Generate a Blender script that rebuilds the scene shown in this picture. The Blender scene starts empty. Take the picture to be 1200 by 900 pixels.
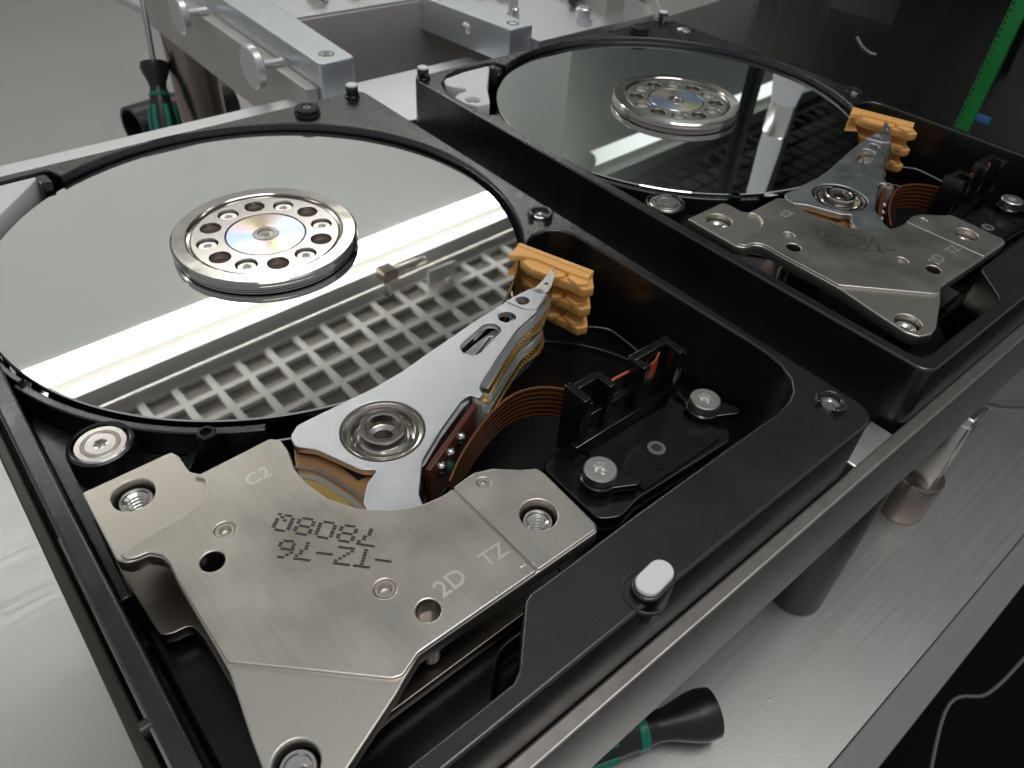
import bpy, bmesh, math, random
from mathutils import Vector, Matrix
random.seed(4)
R_ = math.radians
S = 0.001            # all lengths below are in millimetres
TZ = 103.0           # drive top plane is z = 0 in the code; the table lies 103 mm lower (world z = 0)

# ------------------------------------------------------------------ camera (solved from the 101.6 x 147 mm drive)
FPX = 885.108
CAM = (3.3553, -23.3021, 77.5053)
RX = (0.764419, -0.642215, 0.056781)
RY = (-0.403319, -0.545051, -0.735019)
RZ = (0.502989, 0.538961, -0.675664)
sc = bpy.context.scene
cd = bpy.data.cameras.new('camera'); cam = bpy.data.objects.new('camera', cd)
sc.collection.objects.link(cam); sc.camera = cam
cd.sensor_width = 36.0; cd.lens = 36.0 * FPX / 1200.0
cd.clip_start = 0.004; cd.clip_end = 20.0
m = Matrix((RX, [-v for v in RY], [-v for v in RZ])).transposed().to_4x4()
m.translation = Vector((CAM[0] * S, CAM[1] * S, (CAM[2] + TZ) * S)); cam.matrix_world = m
cd.dof.use_dof = True; cd.dof.focus_distance = 0.112; cd.dof.aperture_fstop = 58.0

# ------------------------------------------------------------------ world, exposure
w = bpy.data.worlds.new('World'); sc.world = w; w.use_nodes = True
bg = w.node_tree.nodes['Background']
bg.inputs[0].default_value = (0.93, 0.97, 1.0, 1); bg.inputs[1].default_value = 0.27
LAMP = 12.0
ld = bpy.data.lights.new('overhead_fill', 'AREA'); overhead_fill = bpy.data.objects.new('overhead_fill', ld); sc.collection.objects.link(overhead_fill)  # unseen fill light added overhead to brighten the table and top faces
ld.shape = 'RECTANGLE'; ld.size = 1.2; ld.size_y = .5; ld.energy = 9.0; ld.color = (1.0, .98, .95)
overhead_fill.location = (.15, -.30, 1.75); overhead_fill.rotation_euler = (math.radians(-8), 0, 0)
sc.view_settings.view_transform = 'Standard'; sc.view_settings.look = 'None'
sc.view_settings.exposure = 0.25; sc.view_settings.gamma = 1.0
sc.cycles.use_denoising = True; sc.cycles.max_bounces = 10; sc.cycles.glossy_bounces = 6
sc.cycles.caustics_reflective = True; sc.cycles.sample_clamp_indirect = 6.0

# ------------------------------------------------------------------ pixel helpers (1200 x 900 photograph)
def ray(u, v):
    a, b = (u - 600) / FPX, (v - 450) / FPX
    return Vector([RX[i] * a + RY[i] * b + RZ[i] for i in range(3)])
def P(u, v, z=0.0):                      # pixel -> (x, y) on the horizontal plane of height z
    d = ray(u, v); t = (z - CAM[2]) / d[2]
    return (CAM[0] + d[0] * t, CAM[1] + d[1] * t)
def PP(l, z=0.0): return [P(u, v, z) for u, v in l]

# ------------------------------------------------------------------ materials
MATS = {}
def mat(name, col=(.5, .5, .5), rough=.4, metal=0.0, **k):
    ma = bpy.data.materials.new(name); ma.use_nodes = True
    nt = ma.node_tree; b = nt.nodes['Principled BSDF']
    b.inputs['Base Color'].default_value = (*col, 1); b.inputs['Roughness'].default_value = rough
    b.inputs['Metallic'].default_value = metal
    for kk, v in k.items():
        key = kk.replace('_', ' ')
        for cand in (key, key.title()):
            if cand in b.inputs: b.inputs[cand].default_value = v
    MATS[name] = ma
    return ma
def N(ma, t, **k):
    n = ma.node_tree.nodes.new(t)
    for kk, v in k.items():
        if kk in n.inputs: n.inputs[kk].default_value = v
        else: setattr(n, kk, v)
    return n
def L(ma, a, b): ma.node_tree.links.new(a, b)
def bsdf(ma): return ma.node_tree.nodes['Principled BSDF']
def grain(ma, scale=(1, 1, 1), size=1.0, bump=0.2, dist=0.02, colvar=0.0, roughvar=0.0, detail=4.0, obj=True):
    """noise in millimetres on object coordinates: bump, colour and roughness variation"""
    tc = N(ma, 'ShaderNodeTexCoord'); mp = N(ma, 'ShaderNodeMapping')
    mp.inputs['Scale'].default_value = tuple(1000.0 / size * s for s in scale)
    L(ma, tc.outputs['Object'], mp.inputs[0])
    no = N(ma, 'ShaderNodeTexNoise', Scale=1.0, Detail=detail, Roughness=0.6)
    L(ma, mp.outputs[0], no.inputs['Vector'])
    b = bsdf(ma)
    if bump:
        bu = N(ma, 'ShaderNodeBump', Strength=bump, Distance=dist * S)
        L(ma, no.outputs[0], bu.inputs['Height'])
        if b.inputs['Normal'].is_linked:
            L(ma, b.inputs['Normal'].links[0].from_socket, bu.inputs['Normal'])
        L(ma, bu.outputs[0], b.inputs['Normal'])
    if colvar:
        c = b.inputs['Base Color'].default_value[:3]
        r = N(ma, 'ShaderNodeMapRange'); r.inputs[1].default_value = .3; r.inputs[2].default_value = .7
        r.inputs[3].default_value = 1 - colvar; r.inputs[4].default_value = 1 + colvar
        L(ma, no.outputs[0], r.inputs[0])
        mx = N(ma, 'ShaderNodeMix', data_type='RGBA', blend_type='MULTIPLY'); mx.inputs[0].default_value = 1
        if b.inputs['Base Color'].is_linked: L(ma, b.inputs['Base Color'].links[0].from_socket, mx.inputs[6])
        else: mx.inputs[6].default_value = (*c, 1)
        cc = N(ma, 'ShaderNodeCombineColor')
        for i in range(3): L(ma, r.outputs[0], cc.inputs[i])
        L(ma, cc.outputs[0], mx.inputs[7]); L(ma, mx.outputs[2], b.inputs['Base Color'])
    if roughvar:
        c = b.inputs['Roughness'].default_value
        r = N(ma, 'ShaderNodeMapRange'); r.inputs[1].default_value = .3; r.inputs[2].default_value = .7
        r.inputs[3].default_value = max(0, c - roughvar); r.inputs[4].default_value = c + roughvar
        L(ma, no.outputs[0], r.inputs[0]); L(ma, r.outputs[0], b.inputs['Roughness'])
    return ma

grain(grain(mat('black_coat', (.005, .0055, .007), .28, 0, IOR=1.8), size=.3, bump=.55, dist=.02),
      size=9, bump=0, roughvar=.06)
grain(mat('black_well', (.005, .005, .0055), .24), size=1.2, bump=.12, dist=.03)
grain(mat('black_plastic', (.006, .006, .0065), .2, 0, IOR=1.7), size=2, bump=.05, dist=.03)
mat('black_rubber', (.016, .016, .017), .6)
grain(mat('platter', (.80, .81, .805), .014, 1.0), size=22, bump=0, roughvar=.008)
PLATTER = MATS['platter']
grain(mat('clamp_steel', (.50, .47, .445), .11, 1.0, Anisotropic=.5), scale=(1, 1, 6), size=3, bump=.05, roughvar=.05)
mat('clamp_bright', (.54, .51, .485), .2, 1.0)
mat('hole_steel', (.46, .40, .35), .25, 1.0)
hb = mat('hub_painted_sheen', (.86, .87, .9), .16, 1.0, Anisotropic=.85)
try:
    bsdf(hb).inputs['Thin Film Thickness'].default_value = 430; bsdf(hb).inputs['Thin Film IOR'].default_value = 1.5
except Exception: pass
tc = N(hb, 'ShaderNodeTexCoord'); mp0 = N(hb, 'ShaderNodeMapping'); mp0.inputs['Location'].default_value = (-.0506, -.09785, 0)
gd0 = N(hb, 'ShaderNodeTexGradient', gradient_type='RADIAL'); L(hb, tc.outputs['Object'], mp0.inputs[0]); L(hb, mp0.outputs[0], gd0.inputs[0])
rp0 = N(hb, 'ShaderNodeValToRGB'); L(hb, gd0.outputs[0], rp0.inputs[0])  # rainbow sheen of the machined disc painted into its base colour by angle
sheen_stops = [(0, (.52, .62, .88)), (.10, (.66, .68, .74)), (.17, (.86, .64, .70)), (.25, (.84, .78, .46)), (.33, (.66, .72, .68)), (.42, (.46, .58, .90)),
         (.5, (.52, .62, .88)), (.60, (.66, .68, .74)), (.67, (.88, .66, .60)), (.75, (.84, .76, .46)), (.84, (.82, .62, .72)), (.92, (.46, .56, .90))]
while len(rp0.color_ramp.elements) < len(sheen_stops): rp0.color_ramp.elements.new(.5)
for e_, (p0, c0) in zip(rp0.color_ramp.elements, sheen_stops): e_.position = p0; e_.color = (*c0, 1)
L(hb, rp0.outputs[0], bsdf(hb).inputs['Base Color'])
tg = N(hb, 'ShaderNodeTangent', direction_type='RADIAL', axis='Z'); L(hb, tg.outputs[0], bsdf(hb).inputs['Tangent'])
nk = mat('nickel', (.67, .63, .57), .34, 1.0)
grain(nk, size=.30, bump=.55, dist=.022, detail=2)
grain(nk, scale=(1, .05, 1), size=.40, bump=.28, dist=.022, colvar=.05)
grain(nk, size=9, bump=0, roughvar=.06, colvar=.03)
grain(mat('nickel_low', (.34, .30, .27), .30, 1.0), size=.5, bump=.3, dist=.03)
grain(mat('nickel_step', (.65, .61, .55), .36, 1.0), size=.4, bump=.6, dist=.03)
def nicks(ma, size, amount, strength, stretch=(1, 1, 1)):
    tc = N(ma, 'ShaderNodeTexCoord'); mp = N(ma, 'ShaderNodeMapping'); mp.inputs['Scale'].default_value = tuple(1000 / size * v for v in stretch)
    mp.inputs['Rotation'].default_value = (0, 0, .6)
    L(ma, tc.outputs['Object'], mp.inputs[0])
    vo = N(ma, 'ShaderNodeTexVoronoi', Scale=1.0); L(ma, mp.outputs[0], vo.inputs['Vector'])
    mr = N(ma, 'ShaderNodeMapRange'); mr.inputs[1].default_value = amount; mr.inputs[2].default_value = amount * .4; L(ma, vo.outputs['Distance'], mr.inputs[0])
    bu = N(ma, 'ShaderNodeBump', Strength=strength, Distance=.05 * S); L(ma, mr.outputs[0], bu.inputs['Height'])
    b = bsdf(ma)
    if b.inputs['Normal'].is_linked: L(ma, b.inputs['Normal'].links[0].from_socket, bu.inputs['Normal'])
    L(ma, bu.outputs[0], b.inputs['Normal'])
nicks(nk, 2.6, .05, .9); nicks(nk, 4.2, .045, .8, (.3, 1.6, 1))
nicks(MATS['black_coat'], 6.5, .028, .5)
al = mat('arm_alu', (.74, .755, .785), .33, 1.0)
def swirl(ma, c, size, bump, ring=3.0):
    tc = N(ma, 'ShaderNodeTexCoord'); mp = N(ma, 'ShaderNodeMapping')
    mp.inputs['Location'].default_value = (-c[0] * 1000 * S / size, -c[1] * 1000 * S / size, 0)
    mp.inputs['Scale'].default_value = (1000 / size,) * 3
    L(ma, tc.outputs['Object'], mp.inputs[0])
    wv = N(ma, 'ShaderNodeTexWave', wave_type='RINGS', rings_direction='Z')
    wv.inputs['Scale'].default_value = ring; wv.inputs['Distortion'].default_value = 6; wv.inputs['Detail'].default_value = 3
    wv.inputs['Detail Scale'].default_value = .5
    L(ma, mp.outputs[0], wv.inputs[0])
    bu = N(ma, 'ShaderNodeBump', Strength=bump, Distance=.02 * S); L(ma, wv.outputs[1], bu.inputs['Height'])
    if bsdf(ma).inputs['Normal'].is_linked: L(ma, bsdf(ma).inputs['Normal'].links[0].from_socket, bu.inputs['Normal'])
    L(ma, bu.outputs[0], bsdf(ma).inputs['Normal'])
swirl(al, (40, 70), 2.2, .55, 2.4); swirl(al, (62, 30), 1.7, .4, 2.0)
grain(al, size=5, bump=0, roughvar=.05, colvar=.03)
mat('arm_side', (.78, .77, .77), .28, 1.0)
mat('bearing', (.60, .57, .54), .16, 1.0)
mat('screw_steel', (.72, .70, .67), .22, 1.0)
mat('steel_satin', (.84, .82, .80), .34, 1.0)
mat('screw_dark', (.30, .28, .26), .3, 1.0)
grain(mat('ramp_plastic', (.88, .47, .15), .42, 0, Subsurface_Weight=.12, Subsurface_Radius=(.002, .001, .0004), Subsurface_Scale=1.0), size=3, bump=.05, colvar=.06)
mat('gold', (.90, .66, .26), .24, 1.0)
mat('copper', (.78, .47, .20), .32, .85)
mat('copper_dark', (.42, .235, .11), .35, .6)
fx = mat('flex', (.105, .034, .018), .22, 0, Specular_IOR_Level=.6)
def zstripes(ma, ca, cb, period):
    tc = N(ma, 'ShaderNodeTexCoord'); sp = N(ma, 'ShaderNodeSeparateXYZ'); L(ma, tc.outputs['Object'], sp.inputs[0])
    mu = N(ma, 'ShaderNodeMath', operation='MULTIPLY'); mu.inputs[1].default_value = 1000 / period; L(ma, sp.outputs[2], mu.inputs[0])
    fr = N(ma, 'ShaderNodeMath', operation='FRACT'); L(ma, mu.outputs[0], fr.inputs[0])
    gt = N(ma, 'ShaderNodeMath', operation='GREATER_THAN'); gt.inputs[1].default_value = .55; L(ma, fr.outputs[0], gt.inputs[0])
    mx = N(ma, 'ShaderNodeMix', data_type='RGBA'); mx.inputs[6].default_value = (*ca, 1); mx.inputs[7].default_value = (*cb, 1)
    L(ma, gt.outputs[0], mx.inputs[0]); L(ma, mx.outputs[2], bsdf(ma).inputs['Base Color'])
zstripes(fx, (.05, .018, .010), (.20, .075, .030), .95)
mat('flex_plain', (.10, .030, .018), .25, 0, Specular_IOR_Level=.6)
mat('red_flex', (.50, .09, .03), .3)
mat('green_chip', (.05, .16, .11), .3)
mat('solder', (.75, .74, .72), .22, 1.0)
grain(mat('white_pad', (.80, .80, .81), .7), size=.6, bump=.4, dist=.05)
fl = mat('filter_cloth', (.74, .74, .75), .75)
grain(fl, scale=(1, .12, 1), size=1.6, bump=.5, dist=.2)
fm = mat('clear_film', (.02, .021, .023), .09, 0, Alpha=.55)
mat('print_ink', (.045, .040, .035), .6)
mat('engraved', (.86, .83, .78), .38, .9)
grain(grain(mat('frame_alu', (.30, .28, .262), .36, .75), scale=(.03, 1, 1), size=.8, bump=.25, dist=.03), size=2.2, bump=.15, dist=.06, colvar=.12)
grain(mat('frame_light', (.72, .73, .745), .36, .9), size=1.5, bump=.15, dist=.04)
grain(mat('beam_beige', (.50, .475, .45), .42, .6), size=30, bump=0, colvar=.07)
grain(mat('arm_block', (.66, .69, .73), .36, .85), size=1.6, bump=.1, dist=.03)
mat('leg_brown', (.32, .27, .245), .26, .95)
mat('olive_edge', (.055, .054, .045), .35, .4)
mat('dark_metal', (.08, .078, .075), .4, .8)
st = mat('table_steel', (.56, .55, .54), .40, .8)
grain(st, scale=(.02, 1, 1), size=1.2, bump=.10, dist=.02, roughvar=.04)
grain(st, size=.7, bump=.5, dist=.035, detail=2)
grain(st, size=60, bump=0, colvar=.05)
nicks(st, 7, .05, .8); nicks(st, 11, .03, .8, (.3, 2, 1))
grain(mat('table_edge', (.24, .245, .25), .45), size=1.5, bump=.2, dist=.05)
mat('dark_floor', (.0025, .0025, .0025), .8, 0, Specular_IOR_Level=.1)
grain(mat('wall_paint', (.46, .48, .46), .6), size=200, bump=0, colvar=.02)
mat('ceiling_paint', (.50, .49, .46), .6)
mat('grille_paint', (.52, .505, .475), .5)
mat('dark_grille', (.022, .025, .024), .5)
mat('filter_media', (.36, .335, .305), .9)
mat('lamp_body', (.48, .47, .45), .4)
tube_m = mat('lamp_tube', (.9, .9, .9), .4, 0, Emission_Color=(1.0, .985, .95, 1), Emission_Strength=LAMP)
mat('lamp_tube_dim', (.9, .9, .9), .4, 0, Emission_Color=(.98, 1.0, .96, 1), Emission_Strength=4.0)
mat('handle_black', (.010, .010, .011), .38)
mat('handle_teal', (.0, .19, .135), .35)
mat('shaft', (.42, .42, .44), .25, 1.0)
mat('green_strip', (.012, .24, .045), .4)
mat('blue_tag', (.05, .16, .40), .4)
mat('grey_panel', (.06, .066, .063), .35)
mat('bin_grey', (.07, .078, .074), .4)
mat('black_gloss', (.006, .006, .007), .18)
mat('clear_plastic', (.55, .56, .56), .1, 0, Alpha=.35)
mat('cable_grey', (.13, .13, .135), .5)
mat('bristle', (.82, .83, .86), .8)
gl = bpy.data.materials.new('tinted_glass'); gl.use_nodes = True; MATS['tinted_glass'] = gl
nt = gl.node_tree; nt.nodes.clear()
o_ = nt.nodes.new('ShaderNodeOutputMaterial'); tr = nt.nodes.new('ShaderNodeBsdfTransparent'); tr.inputs[0].default_value = (.50, .52, .515, 1)
gs = nt.nodes.new('ShaderNodeBsdfGlossy'); gs.inputs['Roughness'].default_value = .02; gs.inputs[0].default_value = (.45, .48, .46, 1)
fr = nt.nodes.new('ShaderNodeFresnel'); fr.inputs[0].default_value = 1.45
mx = nt.nodes.new('ShaderNodeMixShader')
ge = nt.nodes.new('ShaderNodeNewGeometry'); iv = nt.nodes.new('ShaderNodeMath'); iv.operation = 'SUBTRACT'; iv.inputs[0].default_value = 1
nt.links.new(ge.outputs['Backfacing'], iv.inputs[1]); mm = nt.nodes.new('ShaderNodeMath'); mm.operation = 'MULTIPLY'
nt.links.new(fr.outputs[0], mm.inputs[0]); nt.links.new(iv.outputs[0], mm.inputs[1]); nt.links.new(mm.outputs[0], mx.inputs[0]); nt.links.new(tr.outputs[0], mx.inputs[1]); nt.links.new(gs.outputs[0], mx.inputs[2]); nt.links.new(mx.outputs[0], o_.inputs[0])

# ------------------------------------------------------------------ object helpers
COL = sc.collection
def link(name, me, m, parent=None, smooth=38):
    me.name = name
    if m: me.materials.append(MATS[m])
    me.shade_smooth(); me.set_sharp_from_angle(angle=R_(smooth))
    for p_ in me.polygons:
        if abs(p_.normal.z) > .9995: p_.use_smooth = False
    o = bpy.data.objects.new(name, me); COL.objects.link(o)
    if parent is not None:
        o.parent = parent
        r = parent
        while r.parent is not None: r = r.parent
        if parent is r: o.location = Vector((0, 0, TZ * S)) - r.location
    else: o.location = (0, 0, TZ * S)
    return o
def thing(name, label, cat, loc, group=None):
    o = bpy.data.objects.new(name, None); COL.objects.link(o)
    o.location = Vector((loc[0] * S, loc[1] * S, (loc[2] + TZ) * S)); o.empty_display_size = .01
    return tag(o, label, cat, group)
def tag(o, label=None, cat=None, group=None, kind=None):
    if label: o['label'] = label
    if cat: o['category'] = cat
    if group: o['group'] = group
    if kind: o['kind'] = kind
    return o
def copy_tree(o, parent=None):
    c = o.copy(); COL.objects.link(c); c.parent = parent
    for ch in list(o.children): copy_tree(ch, c)
    return c
def circ(c, r, n=32, a0=0, a1=360):
    full = abs(a1 - a0) >= 360
    k = n if full else n - 1
    return [(c[0] + r * math.cos(R_(a0 + (a1 - a0) * i / k)), c[1] + r * math.sin(R_(a0 + (a1 - a0) * i / k))) for i in range(n)]
def fillet(pts, r, n=5):
    out = []; k = len(pts)
    rr = r if isinstance(r, (list, tuple)) else [r] * k
    for i in range(k):
        p0, p1, p2 = Vector(pts[i - 1]), Vector(pts[i]), Vector(pts[(i + 1) % k])
        a, b = p0 - p1, p2 - p1
        d = min(rr[i], a.length * .45, b.length * .45)
        if d < 1e-4: out.append(tuple(p1)); continue
        s, e = p1 + a.normalized() * d, p1 + b.normalized() * d
        for j in range(n + 1):
            t = j / n
            q = s * (1 - t) ** 2 + p1 * 2 * t * (1 - t) + e * t * t
            out.append(tuple(q))
    return out
def rect(x0, y0, x1, y1, r=0.0): return fillet([(x0, y0), (x1, y0), (x1, y1), (x0, y1)], r) if r else [(x0, y0), (x1, y0), (x1, y1), (x0, y1)]
def capsule(a, b, ra, rb=None, n=10):
    rb = ra if rb is None else rb
    th = math.degrees(math.atan2(b[1] - a[1], b[0] - a[0]))
    return circ(b, rb, n, th - 90, th + 90) + circ(a, ra, n, th + 90, th + 270)
def plate(name, loops, z0, z1, bev, m, parent=None, res=2, smooth=38):
    """bevelled sheet from 2D outlines (first = outside, others = holes)"""
    if loops and not isinstance(loops[0][0], (list, tuple, Vector)): loops = [loops]
    cu = bpy.data.curves.new('tmp', 'CURVE'); cu.dimensions = '2D'; cu.fill_mode = 'BOTH'
    cu.extrude = max(1e-4, (z1 - z0) / 2 - bev); cu.bevel_depth = bev; cu.bevel_resolution = res; cu.offset = -bev
    for lp in loops:
        s = cu.splines.new('POLY'); s.points.add(len(lp) - 1); s.use_cyclic_u = True
        for q, (x, y) in zip(s.points, lp): q.co = (x, y, 0, 1)
    ob = bpy.data.objects.new('tmp', cu); COL.objects.link(ob)
    dg = bpy.context.evaluated_depsgraph_get()
    me = bpy.data.meshes.new_from_object(ob.evaluated_get(dg))
    bpy.data.objects.remove(ob); bpy.data.curves.remove(cu)
    bm = bmesh.new(); bm.from_mesh(me)
    bmesh.ops.remove_doubles(bm, verts=bm.verts, dist=.002)
    for v in bm.verts: v.co = Vector((v.co.x, v.co.y, v.co.z + (z0 + z1) / 2)) * S
    bm.to_mesh(me); bm.free(); me.materials.clear()
    return link(name, me, m, parent, smooth)
def bm_obj(name, bm, m, parent=None, smooth=38):
    me = bpy.data.meshes.new(name)
    bmesh.ops.recalc_face_normals(bm, faces=bm.faces)
    for v in bm.verts: v.co = v.co * S
    bm.to_mesh(me); bm.free()
    return link(name, me, m, parent, smooth)
def lathe_bm(bm, prof, c=(0, 0, 0), seg=48, mtx=None):
    rings = []
    for r, z in prof:
        if r < 1e-6: rings.append([bm.verts.new((0, 0, z))])
        else: rings.append([bm.verts.new((r * math.cos(2 * math.pi * i / seg), r * math.sin(2 * math.pi * i / seg), z)) for i in range(seg)])
    for a, b in zip(rings, rings[1:]):
        for i in range(seg):
            j = (i + 1) % seg
            if len(a) == 1 and len(b) > 1: bm.faces.new((a[0], b[i], b[j]))
            elif len(b) == 1 and len(a) > 1: bm.faces.new((a[i], a[j], b[0]))
            elif len(a) > 1: bm.faces.new((a[i], a[j], b[j], b[i]))
    vs = [v for r in rings for v in r]
    if mtx is not None: bmesh.ops.transform(bm, matrix=mtx, verts=vs)
    bmesh.ops.translate(bm, vec=c, verts=vs)
def lathe(name, prof, c, m, parent=None, seg=48, mtx=None, smooth=30):
    bm = bmesh.new(); lathe_bm(bm, prof, c, seg, mtx); return bm_obj(name, bm, m, parent, smooth)
def box_bm(bm, x0, y0, z0, x1, y1, z1, bev=0.0, seg=2):
    r = bmesh.ops.create_cube(bm, size=1.0); vs = r['verts']
    for v in vs: v.co = ((x0 + x1) / 2 + v.co.x * (x1 - x0), (y0 + y1) / 2 + v.co.y * (y1 - y0), (z0 + z1) / 2 + v.co.z * (z1 - z0))
    if bev:
        es = list({e for v in vs for e in v.link_edges})
        bmesh.ops.bevel(bm, geom=es, offset=bev, segments=seg, affect='EDGES', profile=.5)
def box(name, a, b, m, parent=None, bev=0.3):
    bm = bmesh.new(); box_bm(bm, *a, *b, bev); return bm_obj(name, bm, m, parent)
def tube_bm(bm, pts, r, seg=10):
    pts = [Vector(p) for p in pts]; rings = []
    for i, p in enumerate(pts):
        d = (pts[min(i + 1, len(pts) - 1)] - pts[max(i - 1, 0)]).normalized()
        up = Vector((0, 0, 1)) if abs(d.z) < .9 else Vector((1, 0, 0))
        a = d.cross(up).normalized(); b = d.cross(a)
        rr = r[i] if isinstance(r, (list, tuple)) else r
        rings.append([bm.verts.new(p + (a * math.cos(2 * math.pi * k / seg) + b * math.sin(2 * math.pi * k / seg)) * rr) for k in range(seg)])
    for A, B in zip(rings, rings[1:]):
        for k in range(seg): bm.faces.new((A[k], A[(k + 1) % seg], B[(k + 1) % seg], B[k]))
    bm.faces.new(rings[0]); bm.faces.new(rings[-1])
def tube(name, pts, r, m, parent=None, seg=10):
    bm = bmesh.new(); tube_bm(bm, pts, r, seg); return bm_obj(name, bm, m, parent)
def spline(pts, n=8):
    out = []; k = len(pts); pts = [Vector(p) for p in pts]
    for i in range(k - 1):
        p0, p1, p2, p3 = pts[max(i - 1, 0)], pts[i], pts[i + 1], pts[min(i + 2, k - 1)]
        for j in range(n):
            t = j / n
            out.append(.5 * (2 * p1 + (p2 - p0) * t + (2 * p0 - 5 * p1 + 4 * p2 - p3) * t * t + (3 * p1 - p0 - 3 * p2 + p3) * t ** 3))
    out.append(pts[-1]); return out
def ribbon(name, path, z0, z1, th, m, parent=None, zshift=None):
    path = [Vector(p) for p in path]; bm = bmesh.new(); rows = []
    for i, p in enumerate(path):
        d = (path[min(i + 1, len(path) - 1)] - path[max(i - 1, 0)]).normalized(); n = Vector((-d.y, d.x)) * th / 2
        dz = zshift(i / (len(path) - 1)) if zshift else 0
        rows.append([bm.verts.new((p.x + s * n.x, p.y + s * n.y, z + dz)) for s, z in ((1, z0), (-1, z0), (-1, z1), (1, z1))])
    for A, B in zip(rows, rows[1:]):
        for k in range(4): bm.faces.new((A[k], A[(k + 1) % 4], B[(k + 1) % 4], B[k]))
    bm.faces.new(rows[0]); bm.faces.new(rows[-1])
    return bm_obj(name, bm, m, parent)
def text(name, s, pos, z, size, ang, m, parent, th=.03, ext=.02):
    cu = bpy.data.curves.new('tmp', 'FONT'); cu.body = s; cu.size = size; cu.extrude = ext; cu.offset = th
    ob = bpy.data.objects.new('tmp', cu); COL.objects.link(ob)
    me = bpy.data.meshes.new_from_object(ob.evaluated_get(bpy.context.evaluated_depsgraph_get()))
    bpy.data.objects.remove(ob); bpy.data.curves.remove(cu)
    ca, sa = math.cos(ang), math.sin(ang)
    for v in me.vertices:
        x, y = v.co.x, v.co.y
        v.co = Vector((pos[0] + x * ca - y * sa, pos[1] + x * sa + y * ca, z + v.co.z)) * S
    me.materials.clear()
    return link(name, me, m, parent)
FONT = {'-': '00000 00000 00000 11111 00000 00000 00000', 'T': '11111 00100 00100 00100 00100 00100 00100',
        'Z': '11111 00001 00010 00100 01000 10000 11111', '7': '11111 00001 00010 00010 00100 00100 00100',
        '6': '00110 01000 10000 11110 10001 10001 01110', '8': '01110 10001 10001 01110 10001 10001 01110',
        '0': '01110 10001 10001 10001 10001 10001 01110', 'A': '01110 10001 10001 11111 10001 10001 10001',
        '2': '01110 10001 00001 00110 01000 10000 11111', 'Q': '01110 10001 10001 10001 10101 10010 01101', 'D': '11110 10001 10001 10001 10001 10001 11110'}
def dots(name, s, start, end, z, h, m, parent):
    a, b = Vector(start), Vector(end); d = (b - a).normalized(); up = Vector((-d.y, d.x))
    pitch = (b - a).length / (len(s) - 1); bm = bmesh.new()
    wd = pitch * .68
    for k, ch in enumerate(s):
        for r, row in enumerate(FONT[ch].split()):
            for c, bit in enumerate(row):
                if bit == '1':
                    q = a + d * (k * pitch + (c - 2) * wd / 4) + up * ((3 - r) * h / 6)
                    q += Vector((random.uniform(-.02, .02), random.uniform(-.02, .02)))
                    vs = [bm.verts.new((q.x + d.x * e * wd * .135 + up.x * f * h * .07, q.y + d.y * e * wd * .135 + up.y * f * h * .07, z)) for e, f in ((-1, -1), (1, -1), (1, 1), (-1, 1))]
                    bm.faces.new(vs)
    return bm_obj(name, bm, m, parent)
def torx(name, c, r, z, h, m, parent, sock=.42, star=True):
    """pan head screw with a six-lobed socket"""
    o = lathe(name, [(0, z - h), (r * .96, z - h), (r, z - h + .15), (r, z - .18), (r * .93, z), (r * sock, z), ], (c[0], c[1], 0), m, parent, 40)
    n = 36
    pts = [(c[0] + r * sock * (.86 + .14 * math.cos(6 * 2 * math.pi * i / n)) * math.cos(2 * math.pi * i / n),
            c[1] + r * sock * (.86 + .14 * math.cos(6 * 2 * math.pi * i / n)) * math.sin(2 * math.pi * i / n)) for i in range(n)]
    bm = bmesh.new()
    outer = [bm.verts.new((c[0] + r * sock * 1.01 * math.cos(2 * math.pi * i / n), c[1] + r * sock * 1.01 * math.sin(2 * math.pi * i / n), z - .002)) for i in range(n)]
    a = [bm.verts.new((x, y, z - .02)) for x, y in pts]
    b = [bm.verts.new((c[0] + (x - c[0]) * .8, c[1] + (y - c[1]) * .8, z - r * .3)) for x, y in pts]
    cc = bm.verts.new((c[0], c[1], z - r * .22))
    for i in range(n):
        j = (i + 1) % n
        bm.faces.new((outer[i], outer[j], a[j], a[i])); bm.faces.new((a[i], a[j], b[j], b[i])); bm.faces.new((b[i], b[j], cc))
    bm_obj('socket', bm, m, o)
    return o

# ------------------------------------------------------------------ the setting
def sheet(name, x0, y0, x1, y1, z, m, th=2.0):
    return tag(box(name, (x0, y0, z - th), (x1, y1, z), m, None, 0), kind='structure')
sheet('table', -420, -24.4, 330, 900, -103, 'table_steel', 3)
tag(box('table_edge', (-420, -32.2, -107), (330, -24.6, -104.2), 'table_edge', None, .6), kind='structure')
sheet('floor', -900, -900, 2400, 900, -420, 'dark_floor', 5)
bm = bmesh.new(); prof = [(850, -103), (850, 300)] + [(850 - 130 * (1 - math.cos(R_(a))), 300 + 152 * math.sin(R_(a))) for a in range(6, 91, 6)]
prof = prof + [(y + 8, z + 8) for y, z in prof[::-1]]
va = [bm.verts.new((-500, y, z)) for y, z in prof]; vb = [bm.verts.new((2300, y, z)) for y, z in prof]
for i in range(len(prof)):
    j = (i + 1) % len(prof); bm.faces.new((va[i], va[j], vb[j], vb[i]))
bm.faces.new(va); bm.faces.new(vb)
tag(bm_obj('back_wall', bm, 'wall_paint', None, 40), kind='structure')
CA = math.radians(2.0)     # the ceiling fittings run 2 degrees off the table edge
def rotc(o):
    o.rotation_euler = (0, 0, CA); return o
tag(box('ceiling', (-500, 640, 453), (2300, 721, 460), 'ceiling_paint', None, 0), kind='structure')

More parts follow.
